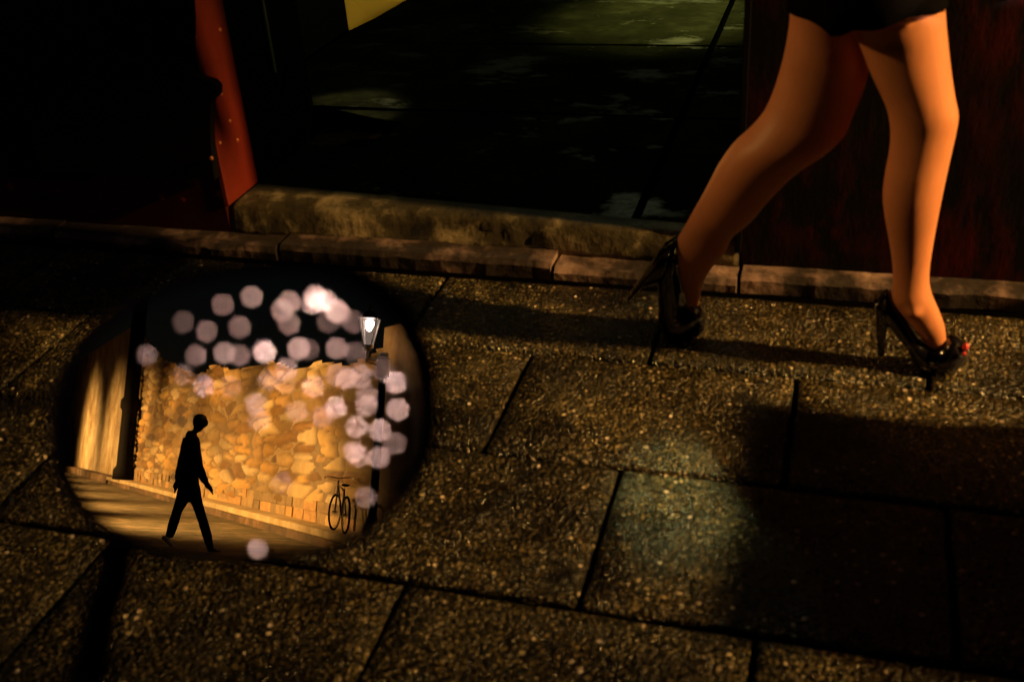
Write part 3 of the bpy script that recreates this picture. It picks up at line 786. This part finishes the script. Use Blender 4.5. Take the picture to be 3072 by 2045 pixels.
rh = [(z2(175, 925), z2(112, 1090)), (z2(112, 968), z2(80, 1110)), (z2(64, 1036), z2(40, 1124)), (z2(20, 1100), z2(-2, 1160)), (z2(-8, 1138), z2(-26, 1180))]
shoe(wom, rsn, mr, rh, None, YR)

# the man in the mirror
def z5(x, y): return (200+x/2.75, 1150+y/2.75)
FM = mz(*z5(1195, 1385), -.03)
q_, r_ = mray(*z5(1060, 800)); r_.z = 0; r_.normalize()
mm = lambda px, py: mpl(px, py, FM, r_)
man = empty('person', FM, 'dark clothed man walking along the stone wall, seen in the mirror', 'person')
def ms(l, rt=.8): return [(z5(*a), z5(*b), *( [c[0]] if c else [rt])) for a, b, *c in l]
bm = bmesh.new()
loft(bm, ms([((1045, 400), (1110, 400), 1.1), ((1044, 370), (1125, 374), 1.0), ((1046, 335), (1165, 345), .85), ((1044, 300), (1168, 310), .85), ((1062, 268), (1140, 275), .85), ((1085, 256), (1115, 258), .8)]), mm, r_, n=20)
loft(bm, ms([((1000, 385), (1062, 395), .9), ((978, 425), (1088, 450), 1.3), ((965, 500), (1100, 510), 1.4), ((952, 580), (1100, 580), 1.3), ((942, 660), (1096, 660), 1.2), ((935, 740), (1092, 740), 1.15), ((930, 830), (1095, 830), 1.1), ((925, 890), (1100, 900), 1.0)]), mm, r_, n=20)
loft(bm, ms([((920, 850), (1040, 870)), ((893, 960), (1000, 985)), ((868, 1050), (955, 1060)), ((836, 1150), (925, 1160)), ((815, 1240), (885, 1262)), ((808, 1262), (868, 1275))]), mm, r_, n=18)
loft(bm, ms([((975, 860), (1105, 850)), ((1010, 960), (1118, 950)), ((1050, 1050), (1142, 1045)), ((1085, 1150), (1172, 1145)), ((1115, 1250), (1198, 1240)), ((1150, 1350), (1212, 1345)), ((1165, 1388), (1215, 1385))]), mm, r_, n=18)
# arms
dr = r_*.16
sh = mm(*z5(1030, 440))
for pts_, sgn in (([(1040, 450), (1062, 560), (1085, 680), (1120, 760), (1150, 812)], -1), ([(1010, 450), (975, 570), (945, 690), (925, 760), (915, 800)], 1)):
    P_ = [mm(*z5(*p))+r_*(.2*sgn) for p in pts_]
    tube(bm, spline(P_, 3), [.07]*3+[.062]*3+[.055]*3+[.045]*3+[.03], 12)
    e = P_[-1]; d_ = (P_[-1]-P_[-2]).normalized()
    ell(bm, [(e, .03, .025), (e+d_*.05, .045, .025), (e+d_*.09, .04, .02)], 12)
    for f in range(4):
        a0 = e+d_*.08+U*(.03-.02*f); tube(bm, [a0, a0+d_*.045, a0+d_*.08-U*.01], [.0105, .0095, .008], 6)
    a0 = e+d_*.02+U*.035; tube(bm, [a0, a0+d_*.04+U*.02, a0+d_*.07+U*.022], [.012, .011, .008], 6)
remesh(bm, 'body', M_mancl, man, .016, 3)
bm = bmesh.new()
loft(bm, ms([((1040, 345), (1075, 350), 1.5), ((1040, 300), (1150, 305), .95), ((1056, 264), (1150, 272), .95), ((1085, 250), (1118, 252), .9)]), mm, r_, n=18)
bmobj('hair', bm, M_hair, man, True)
bm = bmesh.new()
loft(bm, ms([((795, 1250), (782, 1275), 1.6), ((845, 1262), (805, 1300), 1.4), ((868, 1300), (835, 1330), 1.4), ((893, 1335), (868, 1350), 1.2)]), mm, r_, n=14)
o = bmobj('shoe', bm, mat('white_shoe', (.8, .7, .62), .6), man, True); o['label'] = 'pale shoe'
bm = bmesh.new()
loft(bm, ms([((1160, 1360), (1165, 1398), 1.4), ((1205, 1355), (1205, 1398), 1.4), ((1240, 1372), (1240, 1396), 1.3), ((1272, 1382), (1272, 1392), 1.0)]), mm, r_, n=14)
bmobj('shoe', bm, M_mancl, man, True)

# bicycle leaning near the ledge
BG = mpl(1000, 1594, A-NW*.14, NW); BG.z = .19
BS = .68
bq, br_ = mray(1035, 1560); br_.z = 0; br_.normalize()
side = Vector((-br_.y, br_.x, 0))
if side.dot(mpl(1100, 1560, BG, br_)-BG) < 0: side = -side
bd = (U*.99 + NW*.12).normalized(); bd.z = 0       # bicycle points back from the near left
M_bikeframe = mat('bicycle_frame', (.03, .02, .02), .4, .2)
M_chrome = mat('bicycle_chrome', (.8, .7, .55), .25, .9)
bike = empty('bicycle', BG, 'small bicycle standing on the ledge near the lamp post, seen in the mirror', 'bicycle')
front = BG + Vector((0, 0, .335))
rearw = front + bd*1.02
zz = Vector((0, 0, 1))
for c_, nm in ((front, 'wheel'), (rearw, 'wheel')):
    bm = bmesh.new()
    dd = bd if c_ is rearw else (bd*.86+Vector((-bd.y, bd.x, 0))*.5).normalized()
    tube(bm, [c_+(dd*cos(a*pi/18)+zz*sin(a*pi/18))*.315 for a in range(36)], .019, 8, closed=True)
    wo = bmobj(nm, bm, M_rubber, bike, True)
    bm = bmesh.new()
    tube(bm, [c_+(dd*cos(a*pi/18)+zz*sin(a*pi/18))*.292 for a in range(36)], .009, 6, closed=True)
    for a in range(14): tube(bm, [c_, c_+(dd*cos(a*pi/7)+zz*sin(a*pi/7))*.29], .0016, 4)
    tube(bm, [c_-dd.cross(zz)*.05, c_+dd.cross(zz)*.05], .02, 8)
    bmobj('rim', bm, M_chrome, wo, True).matrix_parent_inverse = Matrix()
bb = front+bd*.6+zz*-.05; st = bb+bd*.14+zz*.5; hdt = front+bd*.16+zz*.5
bm = bmesh.new()
for a, b in ((hdt, bb), (bb, st), (st-zz*.05, hdt), (bb, rearw), (st-zz*.1, rearw), (hdt+zz*.08-bd*.02, front)): tube(bm, [a, b], .016, 8)
bmobj('frame', bm, M_bikeframe, bike, True)
bm = bmesh.new(); sd = bd.cross(zz)
tube(bm, spline([hdt+zz*.12+sd*.28+bd*.12, hdt+zz*.14+sd*.2-bd*.02, hdt+zz*.12, hdt+zz*.14-sd*.2-bd*.02, hdt+zz*.12-sd*.28+bd*.12], 5), .013, 8)
bmobj('handlebar', bm, M_chrome, bike, True)
bm = bmesh.new(); rg = [ring(bm, st+zz*.06+bd*t, sd*w2, zz*.025, 12) for t, w2 in ((-.12, .02), (-.05, .04), (.06, .08), (.12, .06))]
skin(bm, rg); bmobj('saddle', bm, M_rubber, bike, True)
bike.scale = (BS, BS, BS)

# ------------------------------------------------------------------ unseen tapered block, made up to cast the dark shadow on the pavement
pl = empty('shadow_caster', (1.1, 1.64, 0), 'dark tapered block out of view, added to shade the pavement right of the walking woman', 'shadow_caster')
bm = bmesh.new(); rg = []
for z_, hx, hy in ((0, .24, .30), (.02, .27, .33), (.47, .2, .25), (.5, .22, .27), (.56, .22, .27), (.56, .18, .23), (.5, .17, .22)):
    rg.append([bm.verts.new((1.1+sx*hx, 1.64+sy*hy, z_)) for sx, sy in ((-1, -1), (1, -1), (1, 1), (-1, 1))])
skin(bm, rg); bmobj('tub', bm, M_iron, pl)
